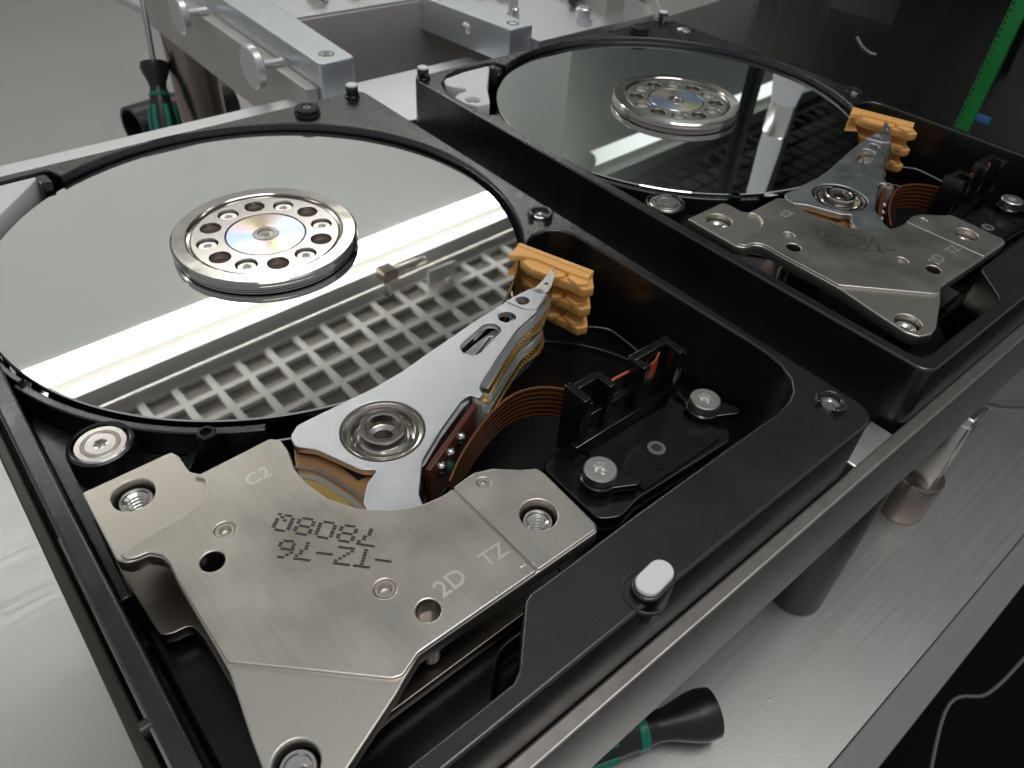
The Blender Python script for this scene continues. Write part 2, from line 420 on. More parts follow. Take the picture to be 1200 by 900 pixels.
# louvre grille in the ceiling (seen mirrored in the platters)
gr = thing('ceiling_grille', 'white ceiling grille of square openings, seen mirrored in the left platter', 'grille', (300, 450, 444))
loops = [rect(-300, 300, 611.6, 652)]
pit = 33.4
for i in range(-17, 9):
    for j in range(8):
        cx, cy = 300 + (i + .5) * pit - 7, 600 - 5 - (j + .5) * pit * .97 + 6
        loops.append(rect(cx - 12.9, cy - 12.5, cx + 12.9, cy + 12.5))
plate('face_panel', loops, 446, 452, .4, 'grille_paint', gr, 1)
box('filter_media', (-300, 300, 453), (611.6, 640, 460), 'filter_media', gr, 0)
gr.rotation_euler = (0, 0, CA)
gd = thing('ceiling_grille', 'dark ceiling grille of square openings, seen faintly mirrored in the right platter', 'grille', (300, 450, 444))
loops = [rect(612.2, 300, 1700, 652)]
for i in range(9, 41):
    for j in range(8):
        cx, cy = 300 + (i + .5) * pit + 8, 600 - 5 - (j + .5) * pit * .97 + 6
        loops.append(rect(cx - 12.9, cy - 12.5, cx + 12.9, cy + 12.5))
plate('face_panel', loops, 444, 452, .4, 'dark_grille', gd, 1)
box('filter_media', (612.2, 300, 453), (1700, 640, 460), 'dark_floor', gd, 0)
gd.rotation_euler = (0, 0, CA)
# fluorescent lamp under the ceiling
lp = thing('tube_lamp', 'long bright tube lamp, seen mirrored across the left platter', 'lamp', (560, 660, 400))
def lamp_parts(lp, x0, x1, m_):
    h = (x1 - x0) / 2 - 9; xm = (x0 + x1) / 2
    lathe('tube', [(0, -h), (9.5, -h), (10.5, 2 - h), (10.5, h - 2), (9.5, h), (0, h)], (xm, 652, 406), m_, lp, 32, Matrix.Rotation(R_(90), 4, 'Y'))
    plate('housing', [rect(x0 - 20, 646, x1 + 20, 660, 2)], 438, 451, 1, 'lamp_body', lp)
    box('shield', (x0 - 20, 627, 423), (x1 + 20, 629, 444), 'lamp_body', lp, .3)
    for x in (x0, x1):
        lathe('end_cap', [(0, -9), (10.5, -9), (11, -8), (11, 8), (10.5, 9), (0, 9)], (x, 652, 406), 'lamp_body', lp, 32, Matrix.Rotation(R_(90), 4, 'Y'))
        box('bracket', (x - 6, 642, 408), (x + 6, 662, 431.5), 'lamp_body', lp, .5)
lamp_parts(lp, -260, 690, 'lamp_tube')
lp2 = thing('tube_lamp', 'dimmer tube lamp with a rounded end, seen mirrored in the right platter', 'lamp', (560, 660, 400))
lamp_parts(lp2, 752, 1500, 'lamp_tube_dim'); lp2.rotation_euler = (0, 0, R_(2.4))
lp.rotation_euler = (0, 0, R_(2.4))

hk = thing('ceiling_bracket', 'small metal bracket under the ceiling beside the grille, seen mirrored in the left platter', 'bracket', (375, 596, 440))
tube('stem', [(378, 600, 445), (378, 600, 420)], 5, 'bearing', hk, 14)
box('clamp_block', (368, 590, 408), (388, 610, 422), 'leg_brown', hk, 2)
box('label_plate', (425, 585, 424), (465, 589, 444), 'lamp_body', hk, 1)
box('arm', (386, 596, 412), (430, 602, 420), 'bearing', hk, 1)
# ------------------------------------------------------------------ hard drive
DZ = -22.0
PC = (50.6, 97.85)
def build_drive():
    d = thing('hard_drive', 'x', 'hard drive', (50, 73, DZ))
    # --- base casting -------------------------------------------------------------
    outer = fillet([(0, 0), (101.6, 0), (101.6, 147), (0, 147)], [3, 4.5, 3, 3], 6)
    cav = [(88.2, 66.6), (90.2, 67.9), (91.9, 68.75), (95.1, 68.6), (97.4, 67.0), (98.5, 64.8), (98.6, 62.4), (99.3, 45), (99.7, 24), (99.6, 19.5), (99.0, 16.2),
           (97.6, 13.3), (95.2, 11.3), (92.5, 10.3), (89.5, 9.9), (76.9, 10.0), (57.6, 10.0), (43.7, 9.7), (39.4, 9.7), (38.3, 9.2), (32.4, 3.3), (31.0, 2.6), (5, 2.6), (3.2, 3.2), (2.4, 5), (2.4, 53), (2.6, 71.1), (2.85, 87)]
    arcA = circ(PC, 48.6, 90, -39.6, 118.5)
    arcB = circ(PC, 48.85, 16, 158, 192)
    pocket = [(26.2, 144.4), (24.5, 145.2), (14, 145.0), (9, 143.4), (4.6, 139.6), (2.2, 134.6), (1.7, 130), (1.7, 119.5), (2.4, 117.4)]
    cavity = arcA + pocket + arcB + cav[::-1][1:-1]
    # relief for the white pad at the connector end
    b = plate('base', [outer, cavity], DZ, 0, .45, 'black_coat', d, 3)
    plate('floor_pan', [fillet([(1, 1), (100.6, 1), (100.6, 146), (1, 146)], 3)], DZ + .3, -17.5, .2, 'black_well', d)
    plate('inner_rim', circ(PC, 48.45, 30, 157, 198) + circ(PC, 49.3, 30, 198, 157), -17.8, -.9, .14, 'black_coat', d, 3)
    # shroud wall between platter and magnet, ribs, bosses
    plate('shroud', circ(PC, 48.5, 40, 197, 243) + circ(PC, 49.9, 40, 243, 197), -18, -1.7, .3, 'black_coat', d)
    bo = lathe('screw_boss', [(4.6, -18), (4.5, -2.4), (4.3, -1.7), (3.95, -1.45), (3.75, -1.7), (3.75, -2.6), (0, -2.6)], (9.0, 64.4, 0), 'black_coat', d, 44)
    torx('screw', (9.0, 64.4), 3.55, -1.75, .8, 'screw_steel', bo, .26)
    lathe('washer_groove', [(2.6, -1.74), (2.5, -1.68), (2.1, -1.68), (2.0, -1.74)], (9.0, 64.4, 0), 'screw_dark', bo, 40)
    plate('rib', [fillet([(2.2, 71.5), (6.5, 66.2), (7.6, 67), (3.0, 77.6), (2.2, 77.6)], .4)], -18, -8, .3, 'black_coat', d)
    lathe('post', [(2.0, -18), (1.35, .6), (1.2, .85), (.85, .85), (.8, .1), (0, .1)], (20.6, 55.4, 0), 'black_plastic', d, 6, None, 20)
    plate('boss_ledge', [[(2.45, 42), (3.9, 42), (4.2, 56), (17, 56.5), (19.5, 59.2)] + circ(PC, 50.0, 12, 229, 200) + [(2.6, 79)]], -18, -6.2, .3, 'black_coat', d)
    # magnet corner: stepped well floor
    plate('well_step', [fillet([(3, 4), (30, 4), (37, 11), (52, 11), (52, 30), (30, 44), (14, 60), (3, 62)], 2)], -18, -13.5, .8, 'black_well', d)
    # dished floor under the parked heads with a raised bead
    plate('well_rim', [circ((70, 36), 27.5, 40, -60, 75) + circ((70, 36), 26.6, 40, 75, -60)], -18, -16.2, .2, 'black_coat', d)
    # cover bosses: open rings with a threaded insert
    for (x, y, a) in ((97.7, 73.3, 215), (97.2, 6.0, 190)):
        bs = plate('cover_boss', circ((x, y), 2.5, 24, a + 35, a + 325) + circ((x, y), 1.65, 24, a + 325, a + 35), -.4, 1.15, .22, 'black_coat', d)
        lathe('insert', [(1.6, .05), (1.55, .35), (1.1, .35), (1.0, .02), (0, .02)], (x, y, 0), 'screw_steel', bs, 24)
    bs = lathe('rubber_boss', [(3.1, -.2), (3.1, .25), (2.5, .45), (2.5, .75), (2.9, .95), (2.9, 1.45), (2.3, 1.75), (1.4, 1.75), (1.3, 1.3), (0, 1.3)], (83.2, 141.3, 0), 'black_rubber', d, 36)
    lathe('insert', [(1.0, 1.28), (.95, 1.6), (.5, 1.6), (.45, 1.32), (0, 1.32)], (83.2, 141.3, 0), 'screw_dark', bs, 20)
    for x, y in ((97.4, 144.3), (2.2, 144.8)):
        pg = lathe('corner_peg', [(1.9, -.2), (1.9, .35), (1.55, .5), (1.55, 2.5), (1.45, 2.7), (0, 2.7)], (x, y, 0), 'black_plastic', d, 28)
        lathe('cap', [(1.42, 2.65), (1.42, 3.0), (1.25, 3.15), (0, 3.15)], (x, y, 0), 'white_pad', pg, 28)
    pd = plate('foam_boss', [capsule((50.6, 1.35), (53.1, 1.6), 1.95)], -5, 1.0, .3, 'black_coat', d)
    plate('foam_pad', [capsule((50.6, 1.35), (53.1, 1.6), 1.55)], .95, 1.75, .25, 'white_pad', pd)
    plate('relief_lip', [circ((50.5, 1.2), 3.0, 24, 70, 255) + circ((50.5, 1.2), 2.65, 24, 255, 70)], -.3, .18, .08, 'black_coat', pd)
    # recirculation filter in the far corner
    fo = plate('air_filter', [fillet([(7.2, 142.4), (15, 143.9), (24.3, 144.0), (19.2, 138.2), (13.6, 131.8), (8.9, 124.8), (7.6, 123.2), (4.2, 123.8), (2.6, 127.0), (2.6, 131.2), (4.4, 132.6), (7.2, 132.9), (8.6, 134.4), (6.2, 137.3), (5.4, 139.2)], .5), circ((5.5, 127.6), 2.0, 24)], -6, -.45, .25, 'filter_cloth', d)
    box('clip', (23.2, 139.3, -6), (25.4, 143.6, -.1), 'black_plastic', fo, .4)
    torx('screw', (5.5, 127.6), 1.75, -1.4, 1.5, 'screw_steel', fo, .4)
    # --- platters and clamp -------------------------------------------------------
    for k, z in enumerate((-1.64, -6.6, -11.5)):
        lathe('platter', [(12.4, z - 1.27), (47.3, z - 1.27), (47.5, z - 1.1), (47.5, z - .17), (47.3, z), (12.4, z)], (*PC, 0), 'platter', d, 200, None, 20)
    cl = lathe('spindle_clamp', [(16.2, -1.63), (16.4, -1.52), (16.4, -1.28), (16.2, -1.2), (15.7, -1.18), (15.7, -.98), (16.5, -.98), (16.8, -.84), (16.8, -.3), (16.72, -.24), (16.8, -.18), (16.8, .35), (16.45, .62), (14.25, .62), (14.05, .45), (14.0, .0), (13.6, -.1), (13.45, .1), (13.3, -.25)], (*PC, 0), 'clamp_steel', d, 128, None, 25)
    holes = [circ((PC[0] + 10.5 * math.cos(R_(15 + 30 * k)), PC[1] + 10.5 * math.sin(R_(15 + 30 * k))), 1.9, 28) for k in range(12)]
    plate('clamp_disc', [circ(PC, 13.35, 96)] + holes + [circ(PC, 7.35, 64)], -1.2, .1, .1, 'clamp_bright', cl, 2)
    for k in range(12):
        c = (PC[0] + 10.5 * math.cos(R_(15 + 30 * k)), PC[1] + 10.5 * math.sin(R_(15 + 30 * k)))
        if k % 2:
            torx('clamp_screw', c, 1.66, -.38, 1.2, 'steel_satin', cl, .5).parent = cl
        else:
            lathe('bore', [(1.92, -.05), (1.92, -6), (0, -6)], (*c, 0), 'hole_steel', cl, 28)
    lathe('screw_seat', [(13.3, -1.35), (7.0, -1.35)], (*PC, 0), 'hole_steel', cl, 48)
    lathe('hub_disc', [(7.15, -1.4), (7.15, -.05), (7.05, .05), (2.4, .05)], (*PC, 0), 'hub_painted_sheen', cl, 80)
    lathe('hub_cap', [(2.38, .0), (2.3, .16), (1.5, .16), (1.35, .02), (.7, .02), (.6, .14), (0, .14)], (*PC, 0), 'clamp_steel', cl, 40)
    # --- actuator -----------------------------------------------------------------
    ac = fillet([(29.0, 46.4), (29.4, 48.4), (31.2, 49.8), (34.7, 49.9), (44.1, 50.0), (49.5, 50.6), (54.7, 51.7), (66.6, 54.0), (75.1, 55.2), (79.3, 55.3), (81.3, 54.0), (80.9, 52.4), (78.0, 50.9), (75.6, 49.6), (70.3, 48.1), (64, 44.9),
                 (57.4, 41.3), (56.3, 40.4), (56.0, 39.2), (55.0, 38.9), (54.3, 40.3), (52.6, 40.0), (46.5, 37.0), (41.4, 34.0), (39.4, 31.6), (37.6, 29.4), (36.4, 25.5), (30.6, 28.5), (31.2, 32.6), (33.3, 35.0), (35.6, 36.1), (33.8, 37.6), (32.4, 41), (31.0, 44.2)], .5, 4)
    PV = (40.2, 41.9)
    ah = [circ(PV, 5.95, 56), circ((75.9, 53.4), 1.25, 28), circ((70.95, 51.6), 1.5, 28), capsule((61.3, 48.75), (66.6, 50.6), 1.8, 1.7)]
    ar = plate('actuator_arm', [ac] + ah, -.95, .2, .12, 'arm_alu', d, 2)
    eb = fillet([(30.5, 47.6), (32, 48.9), (44, 49.2), (49.6, 49.2), (55.0, 44.5), (56.2, 40.8), (52.6, 39.6), (46.5, 36.7), (41.4, 33.7), (36.5, 36.2), (34.2, 39), (32.0, 44)], .5)
    plate('pivot_block', [eb, circ(PV, 6.0, 48)], -14, -.9, .1, 'arm_side', ar)
    fw = fillet([(47.5, 49.3), (54.7, 51.5), (66.6, 53.8), (75.1, 55.0), (79.5, 54.9), (81.0, 53.2), (78.0, 50.6), (75.6, 49.3), (70.3, 47.9), (64, 44.7), (57, 41.0), (50, 42)], .5)
    for z in (-5.3, -10.2):
        plate('lower_arm', [fw, capsule((60.6, 47.6), (64.0, 48.4), 1.0, .9), capsule((62.0, 49.6), (66.8, 51.4), .5, .45), circ((71.6, 51.2), .8, 20)], z - .9, z + .9, .1, 'arm_side', ar)
    # head suspensions lifted onto the ramp
    for z in (.2, -4.0, -5.9):
        sp = plate('suspension', [fillet([(79.0, 54.9), (81.0, 55.2), (83.4, 56.2), (86.6, 57.5), (86.9, 57.1), (84.9, 55.2), (82.8, 53.6), (81.2, 52.7), (79.4, 53.0)], .3), circ((82.6, 54.7), .4, 14)], z, z + .22, .05, 'steel_satin', ar)
        tube('lift_tab', [(86.0, 56.8, z + .15), (86.9, 57.4, z + .25), (87.5, 57.8, z + .3)], .14, 'screw_steel', sp, 8)
    plate('inner_spring', [fillet([(58.6, 46.6), (63, 46.6), (69.6, 50.0), (68.6, 52.2), (64.0, 51.2), (58.8, 49.8)], .4), [(60.2, 48.0), (63.0, 48.7), (67.4, 51.0), (66.8, 51.2), (62.6, 49.2), (60.0, 48.5)], [(62.8, 47.4), (64.4, 47.6), (66.6, 49.0), (65.6, 49.2)]], -2.5, -1.9, .12, 'steel_satin', ar)
    plate('swage_plate', [fillet([(73.4, 54.9), (76.0, 55.15), (79.2, 55.2), (81.0, 54.0), (80.6, 52.5), (78.0, 51.0), (76.4, 50.2), (74.6, 51.4)], .4), circ((75.9, 53.4), 1.2, 24)], .1, .42, .08, 'arm_alu', ar)
    # gold conductor tails and their carriers along the arm edge
    for k, (z, m1) in enumerate(((-1.5, 'arm_side'), (-2.7, 'gold'), (-4.2, 'arm_side'), (-6.6, 'arm_side'), (-7.7, 'gold'), (-9.0, 'arm_side'))):
        e = (.6, .95, .7, .8, 1.15, .8)[k]
        nrm = Vector((.47, -.88)) * e
        base = [(58.0, 41.4), (64.2, 44.8), (70.4, 48.0), (75.7, 49.5), (78.2, 50.9)]
        outl = [(x + nrm.x, y + nrm.y) for x, y in base]
        tip = [(79.6 + nrm.x * .5, 52.0 + nrm.y * .3)]
        bump = [(76.6 + nrm.x * 1.3, 49.9 + nrm.y * 1.3), (74.6 + nrm.x * 1.3, 48.8 + nrm.y * 1.3)] if m1 == 'gold' else []
        o2 = outl[:3] + bump[::-1] + outl[4:] if bump else outl
        plate('conductor_tail' if m1 == 'gold' else 'tail_carrier', [o2 + tip + [(x - .3, y + .5) for x, y in base[::-1]]], z, z + .35, .05, m1, ar)
        for q in range(7):
            if m1 == 'arm_side' and k in (0, 3):
                t = .55 + q * .04; x = 58 + t * 20.2; y = 41.4 + t * 9.3
                box('tail_pad', (x + nrm.x - .16, y + nrm.y - .3, z + .34), (x + nrm.x + .16, y + nrm.y + .35, z + .42), 'clamp_bright' if k == 0 else 'copper', ar, .03)
    # pivot bearing: stepped rings and a hollow centre post
    br = lathe('pivot_bearing', [(6.0, -.6), (5.85, .12), (5.55, .12), (5.45, -.25), (5.0, -.35), (4.9, -.1), (4.55, -.1), (4.35, -1.5), (3.75, -1.7), (3.65, -.9), (3.35, -.7), (3.3, .75), (3.1, .98), (2.5, .98), (2.35, .8), (2.3, -.9), (2.3, -4.4)], (*PV, 0), 'bearing', ar, 64, None, 32)
    lathe('bore_end', [(2.3, -4.2), (0, -4.2)], (*PV, 0), 'screw_dark', br, 24)
    for k in range(5):
        lathe('thread', [(2.28, -1.0 - k * .62), (1.45, -1.3 - k * .62), (2.28, -1.6 - k * .62)], (*PV, 0), 'bearing', br, 32)
    # flex circuit plate on the block's side, with solder balls and a chip
    A, B = Vector((55.6, 39.9)), Vector((41.0, 32.9)); dr = (B - A).normalized(); nn = Vector((-dr.y, dr.x))
    if nn.x < 0: nn = -nn
    q = [A, B, B + nn * .8, A + nn * .8]
    fp = plate('flex_plate', [[tuple(v) for v in q]], -8.5, -.35, .12, 'flex_plain', ar)
    for t, z in ((.46, -2.0), (.66, -2.2), (.83, -2.4)):
        c = A + (B - A) * t + nn * .95
        lathe('solder_ball', [(0, -.9), (.55, -.72), (.85, 0), (.55, .72), (0, .9)], (c.x, c.y, z), 'solder', fp, 14, None, 80)
    c = A + (B - A) * .68 + nn * .9
    lathe('chip', [(0, -1.5), (.5, -1.2), (.85, 0), (.5, 1.2), (0, 1.5)], (c.x, c.y, -4.6), 'green_chip', fp, 16, None, 80)
    tub = lathe('flex_post', [(1.5, -8), (1.5, -.5), (1.35, -.2), (.7, -.2), (.6, -.6), (0, -.6)], (55.6, 38.9, 0), 'clear_plastic', ar, 24)
    lathe('rivet', [(.75, -.25), (.7, -.05), (.35, -.05), (.3, -.3), (0, -.3)], (55.7, 38.3, 0), 'gold', tub, 18)
    # voice coil peeking out of the magnet gap
    coil = plate('voice_coil', [PP([(344, 524), (372, 531), (402, 548), (420, 562), (441, 553), (452, 556), (432, 580), (424, 600), (360, 600), (346, 550)], -1.6)], -3.4, -1.6, .25, 'copper_dark', ar)
    pa = [Vector(P(u, v, -1.4)) for u, v in ((346, 548), (372, 552), (404, 570), (432, 590), (450, 605))]
    ribbon('coil_edge', spline(pa), -2.2, -1.2, .55, 'clamp_bright', coil)
    pa = [Vector(P(u, v, -1.4)) for u, v in ((350, 557), (374, 562), (400, 578), (424, 597), (436, 610))]
    ribbon('winding', spline(pa), -2.2, -1.35, .8, 'solder', coil)
    pa = [Vector(P(u, v, -1.4)) for u, v in ((353, 566), (374, 571), (394, 584), (414, 602))]
    ribbon('winding', spline(pa), -2.2, -1.4, 1.3, 'gold', coil)
    # --- flex ribbon to the connector ------------------------------------------------
    path = spline([(43.2, 30.3), (46.5, 32.6), (50.5, 34.8), (54.6, 36.6), (58.3, 37.8), (61.2, 38.2), (63.8, 37.8), (66.2, 36.6), (68.2, 34.6), (69.4, 32.0), (69.8, 29.6)], 6)
    ribbon('flex_cable', path, -8.2, -2.0, .28, 'flex', d)
    # --- parking ramp -------------------------------------------------------------------
    rp = plate('parking_ramp', [fillet([(86.0, 66.9), (87.0, 67.2), (92.0, 52.2), (90.9, 51.8)], .2)], -12.6, .9, .15, 'ramp_plastic', d)
    for k, z in enumerate((.5, -3.9, -8.3)):
        s = 0 if k == 0 else .55
        if k == 0:
            plate('top_flange', [fillet([(82.6, 65.3), (86.6, 67.0), (88.8, 60.0), (91.4, 52.0), (89.5, 51.2), (88.0, 55.0), (86.2, 61.5), (84.8, 63.6)], .25)], z - .9, z + .2, .12, 'ramp_plastic', rp)
        plate('ledge', [fillet([(84.6 + s, 64.0), (86.9, 66.4), (91.6, 51.9), (89.6, 49.6), (87.6, 50.2), (87.2, 53.0), (85.6 + s, 57.0), (84.3 + s, 61.2)], .25)], z - 2.7, z - .9, .2, 'ramp_plastic', rp)
        plate('head_rest', [fillet([(84.0 + s, 62.6), (86.0, 63.6), (88.4, 55.6), (87.0, 54.8), (85.4, 55.8), (83.8 + s, 60.0)], .2)], z - 1.5, z - .35, .2, 'ramp_plastic', rp)
        plate('step_block', [fillet([(87.3, 54.2), (89.2, 55.2), (90.4, 51.6), (88.9, 50.4), (87.2, 51.4)], .25)], z - 1.9, z - .2, .25, 'ramp_plastic', rp)
    # --- magnet assembly ------------------------------------------------------------------
    mg = fillet([(4.2, 54.8), (15.6, 54.9), (16.1, 53.6), (16.1, 50.2), (17.1, 48.9), (18.6, 48.8), (26.9, 49.1), (27.9, 48.0), (27.8, 45.6), (26.9, 42.0), (27.0, 39.2), (27.9, 35.3), (30.0, 31.7), (33.3, 29.0), (36.7, 27.4), (39.2, 27.0), (40.9, 27.0),
                 (42.1, 27.3), (45.1, 27.7), (47.6, 26.8), (50.5, 24.4), (52.5, 23.2), (52.8, 21.7), (52.4, 11.6), (51.6, 10.7), (42.0, 10.8), (24.8, 11.0), (21.8, 9.6), (20.7, 9.0), (12.0, 5.4), (9.5, 5.0), (7.0, 6.0), (6.2, 8.0), (7.0, 14), (8.3, 21.6), (8.35, 24), (8.4, 35.5), (8.6, 38.0), (8.3, 39.5), (7.3, 40.7), (5.9, 40.9), (4.9, 41.2), (4.1, 42.4)], .35, 3)
    hs = [((9.1, 50.7), 2.55), ((15.6, 38.5), 1.2), ((12.6, 35.2), 1.4), ((26.3, 19.9), 1.25), ((28.6, 14.6), 1.4), ((45.1, 25.4), .85), ((47.4, 17.1), 2.4), ((9.3, 9.2), 2.3)]
    H = lambda idx: [circ(*hs[i], 32) for i in idx]
    mp_ = plate('magnet_plate', [mg] + H(range(8)), -1.5, .60, .22, 'nickel_step', d, 3)
    main = fillet([(16.1, 48.6), (18.6, 48.7), (26.8, 49.0), (27.8, 47.9), (27.7, 45.6), (26.8, 42.0), (26.9, 39.2), (27.8, 35.2), (29.9, 31.6), (33.2, 28.9), (36.7, 27.3), (39.2, 26.9), (40.4, 26.9), (41.2, 27.05), (41.7, 10.95), (24.8, 11.1), (22.1, 10.0), (21.0, 10.4), (8.6, 22.6), (8.5, 35.5), (8.7, 38.0), (8.4, 39.6), (7.4, 40.8), (5.9, 41.0), (5.0, 41.4), (4.6, 42.6), (8.6, 43.0), (13.0, 43.5), (15.2, 44.4), (16.6, 46.0), (17.0, 47.6)], .3, 3)
    # the main face stands a little proud of the three screw tabs
    plate('main_face', [main] + H((1, 2, 3, 4)), .4, 1.0, .2, 'nickel', mp_, 3)
    plate('tab_face', [fillet([(41.45, 27.15), (42.4, 27.3), (45.1, 27.55), (47.5, 26.65), (50.4, 24.2), (52.35, 23.0), (52.6, 21.7), (52.2, 11.7), (51.5, 10.9), (41.95, 10.95)], .3)] + H((5, 6)), .4, .93, .2, 'nickel', mp_, 3)
    # rivets, screws and openings
    lathe('rivet', [(1.22, .5), (1.15, .85), (.75, .85), (.7, .6), (.55, .2), (0, .2)], (*hs[1][0], 0), 'nickel', mp_, 28)
    lathe('rivet', [(1.27, .5), (1.2, .9), (.85, .9), (.8, .5), (.6, .1), (0, .1)], (*hs[3][0], 0), 'nickel', mp_, 28)
    lathe('rivet', [(.87, .5), (.8, .85), (.5, .85), (.42, .4), (0, .4)], (*hs[5][0], 0), 'nickel', mp_, 24)
    for i in (2, 4):
        lathe('bore', [(hs[i][1] + .02, .9), (hs[i][1] - .1, .3), (hs[i][1] - .05, -9)], (*hs[i][0], 0), 'screw_dark', mp_, 28)
    for i, (dx, dy) in ((0, (.25, .1)), (6, (.1, -.2)), (7, (0, 0))):
        c = (hs[i][0][0] + dx * 0, hs[i][0][1] + dy * 0); r = hs[i][1]
        lathe('bore', [(r + .02, .3), (r + .02, -5), (0, -5)], (*c, 0), 'black_well', mp_, 32)
        sr = lathe('magnet_screw', [(r - .42, -4.2), (r - .42, -.75), (r - .55, -.55), (r - .85, -.55), (r - .95, -.8), (r - .95, -4.6)], (*c, 0), 'screw_steel', mp_, 36)
        for k in range(5):
            lathe('thread', [(r - .94, -.8 - .62 * k), (r - 1.4, -1.1 - .62 * k), (r - .94, -1.4 - .62 * k)], (*c, 0), 'screw_steel', sr, 28)
    # lower pole plate
    lowp = PP([(120, 640), (187, 745), (202, 743), (218, 735), (226, 735), (238, 748), (268, 800), (330, 905), (400, 890), (455, 838), (607, 725), (640, 700)], -10) + [(46, 27), (30, 33), (18, 49), (5, 54)]
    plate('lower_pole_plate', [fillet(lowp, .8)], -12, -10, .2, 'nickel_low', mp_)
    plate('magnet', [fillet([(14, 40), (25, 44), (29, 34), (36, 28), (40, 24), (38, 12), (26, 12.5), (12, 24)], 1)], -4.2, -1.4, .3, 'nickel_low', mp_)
    text('engraved_mark', 'C2', (20.9, 42.9), 1.0, 2.75, R_(2), 'engraved', mp_)
    text('engraved_mark', '2D', (30.7, 14.8), 1.0, 3.2, R_(3), 'engraved', mp_)
    text('engraved_mark', 'TZ', (37.2, 14.9), 1.0, 2.95, R_(0), 'engraved', mp_, .0)
    # --- connector bracket -----------------------------------------------------------------
    cb = plate('connector_bracket', [fillet([(60.2, 29.6), (60.0, 17.0), (63.0, 15.2), (67.6, 16.0), (88.6, 15.0), (90.6, 16.8), (90.0, 22.0), (87.6, 28.6), (72, 29.6), (63.4, 30.4)], 1.2)], -13, -10.2, .3, 'black_plastic', d)
    bm = bmesh.new()
    for (x0, y0, x1, y1, z0, z1) in ((64.9, 27.0, 66.3, 31.4, -10.4, 2.9), (66.2, 29.8, 71.2, 31.0, -10.4, 2.7), (70.6, 27.4, 71.9, 30.9, -10.4, 2.4), (66.2, 27.2, 67.2, 28.2, -10.4, 1.4)):
        box_bm(bm, x0, y0, z0, x1, y1, z1, .12)
    bm_obj('latch_tower', bm, 'black_plastic', cb)
    bm = bmesh.new()
    for (x0, y0, x1, y1, z0, z1) in ((77.6, 29.0, 86.2, 30.4, -10.4, 2.9), (77.4, 27.0, 78.7, 30.3, -10.4, 2.7), (85.0, 26.2, 86.4, 30.2, -10.4, 2.6), (86.8, 26.6, 87.8, 29.0, -10.4, 1.2), (78.5, 27.2, 79.6, 28.2, -10.4, 2.2)):
        box_bm(bm, x0, y0, z0, x1, y1, z1, .12)
    bm_obj('latch_tower', bm, 'black_plastic', cb)
    box('cross_wall', (67.0, 28.2, -10.4), (85.4, 29.3, -2.6), 'black_plastic', cb, .1)
    box('lower_wall', (64.6, 26.9, -10.4), (87.2, 28.25, -6.6), 'black_plastic', cb, .15)
    tube('red_wire', [(71.6, 29.7, -.2), (74.6, 29.9, .1), (78.0, 29.6, .3)], .22, 'red_flex', cb, 8)
    ribbon('red_strip', [(79.9, 28.9), (80.6, 28.6), (82.0, 28.4), (83.4, 28.9)], -6.5, 1.6, .2, 'red_flex', cb, lambda t: -2 + 2.2 * t)
    plate('film_cover', [fillet([(67.6, 27.0), (85.2, 26.6), (88.6, 17.4), (87.6, 16.2), (69.2, 16.4), (68.8, 18.0), (67.0, 18.4), (66.4, 20.5), (66.6, 25)], .4)], -9.9, -9.5, .1, 'clear_film', cb)
    for x, y in ((77.0, 21.0), (74.6, 17.9), (84.0, 17.8), (69.5, 17.6)):
        r = 1.5 if x == 77.0 else .6
        lathe('film_dimple', [(r, -9.5), (r * .85, -9.35), (r * .6, -9.35), (r * .5, -9.6), (0, -9.6)], (x, y, 0), 'clear_plastic' if r > 1 else 'black_plastic', cb, 20)
    for x, y in (P(704, 549, -6.4), P(827, 467, -6.4)):
        lathe('screw_post', [(3.0, -10.4), (2.9, -8.3), (2.6, -8.1), (0, -8.1)], (x, y, 0), 'black_plastic', cb, 30)
        torx('bracket_screw', (x, y), 2.55, -6.4, 1.7, 'steel_satin', cb, .48)
        sx = 1 if x < 70 else 1
        plate('screw_ear', [capsule((x, y), (x + 3.6, y - 3.6), 2.7, 1.1)], -9.3, -8.2, .25, 'black_plastic', cb)
    tube('head_wire', spline([(91.0, 50.5, -10.5), (92.6, 49.0, -10.5), (93.8, 46.5, -10.6), (93.5, 38, -11), (92.5, 31, -11.5)], 6), .14, 'screw_steel', cb, 6)
    # dark connector body on the outside of the end wall and silver side strip
    box('side_strip', (-.75, 16, -11.5), (.1, 60, -10.6), 'clamp_steel', d, .1)
    tube('side_screw', [(-1.6, 28.2, -11.4), (.4, 28.2, -11.4)], 1.1, 'dark_metal', d, 12)
    return d, mp_

d1, mp1 = build_drive()
# keep the tree three levels deep: fold sockets and threads into their screw, lift the other small pieces one level
def fold(root):
    for part in list(root.children):
        for sub in list(part.children):
            for leaf in list(sub.children):
                if leaf.name.split('.')[0] in ('socket', 'thread', 'bore_end'):
                    mats = [m_ for m_ in sub.data.materials]; lm = leaf.data.materials[0]
                    if lm not in mats: sub.data.materials.append(lm); mats.append(lm)
                    k = mats.index(lm)
                    bm = bmesh.new(); bm.from_mesh(sub.data); n0 = len(bm.faces)
                    bm.from_mesh(leaf.data); bm.faces.ensure_lookup_table()
                    for f in bm.faces[n0:]: f.material_index = k
                    bm.to_mesh(sub.data); bm.free(); bpy.data.objects.remove(leaf)
                else: leaf.parent = part
fold(d1)
d2 = copy_tree(d1)
d2.location += Vector((117.1 * S, -.1 * S, 0))
d1['label'] = 'opened black hard drive at the left, nearest the camera, clear writing on its magnet plate'
d2['label'] = 'opened black hard drive at the right, behind the other and next to the dark glass'
for o in (d1, d2): o['group'] = 'opened hard drives side by side on the frame'
for o in list(d2.children):
    if o.name.startswith(('side_strip', 'side_screw')): bpy.data.objects.remove(o)
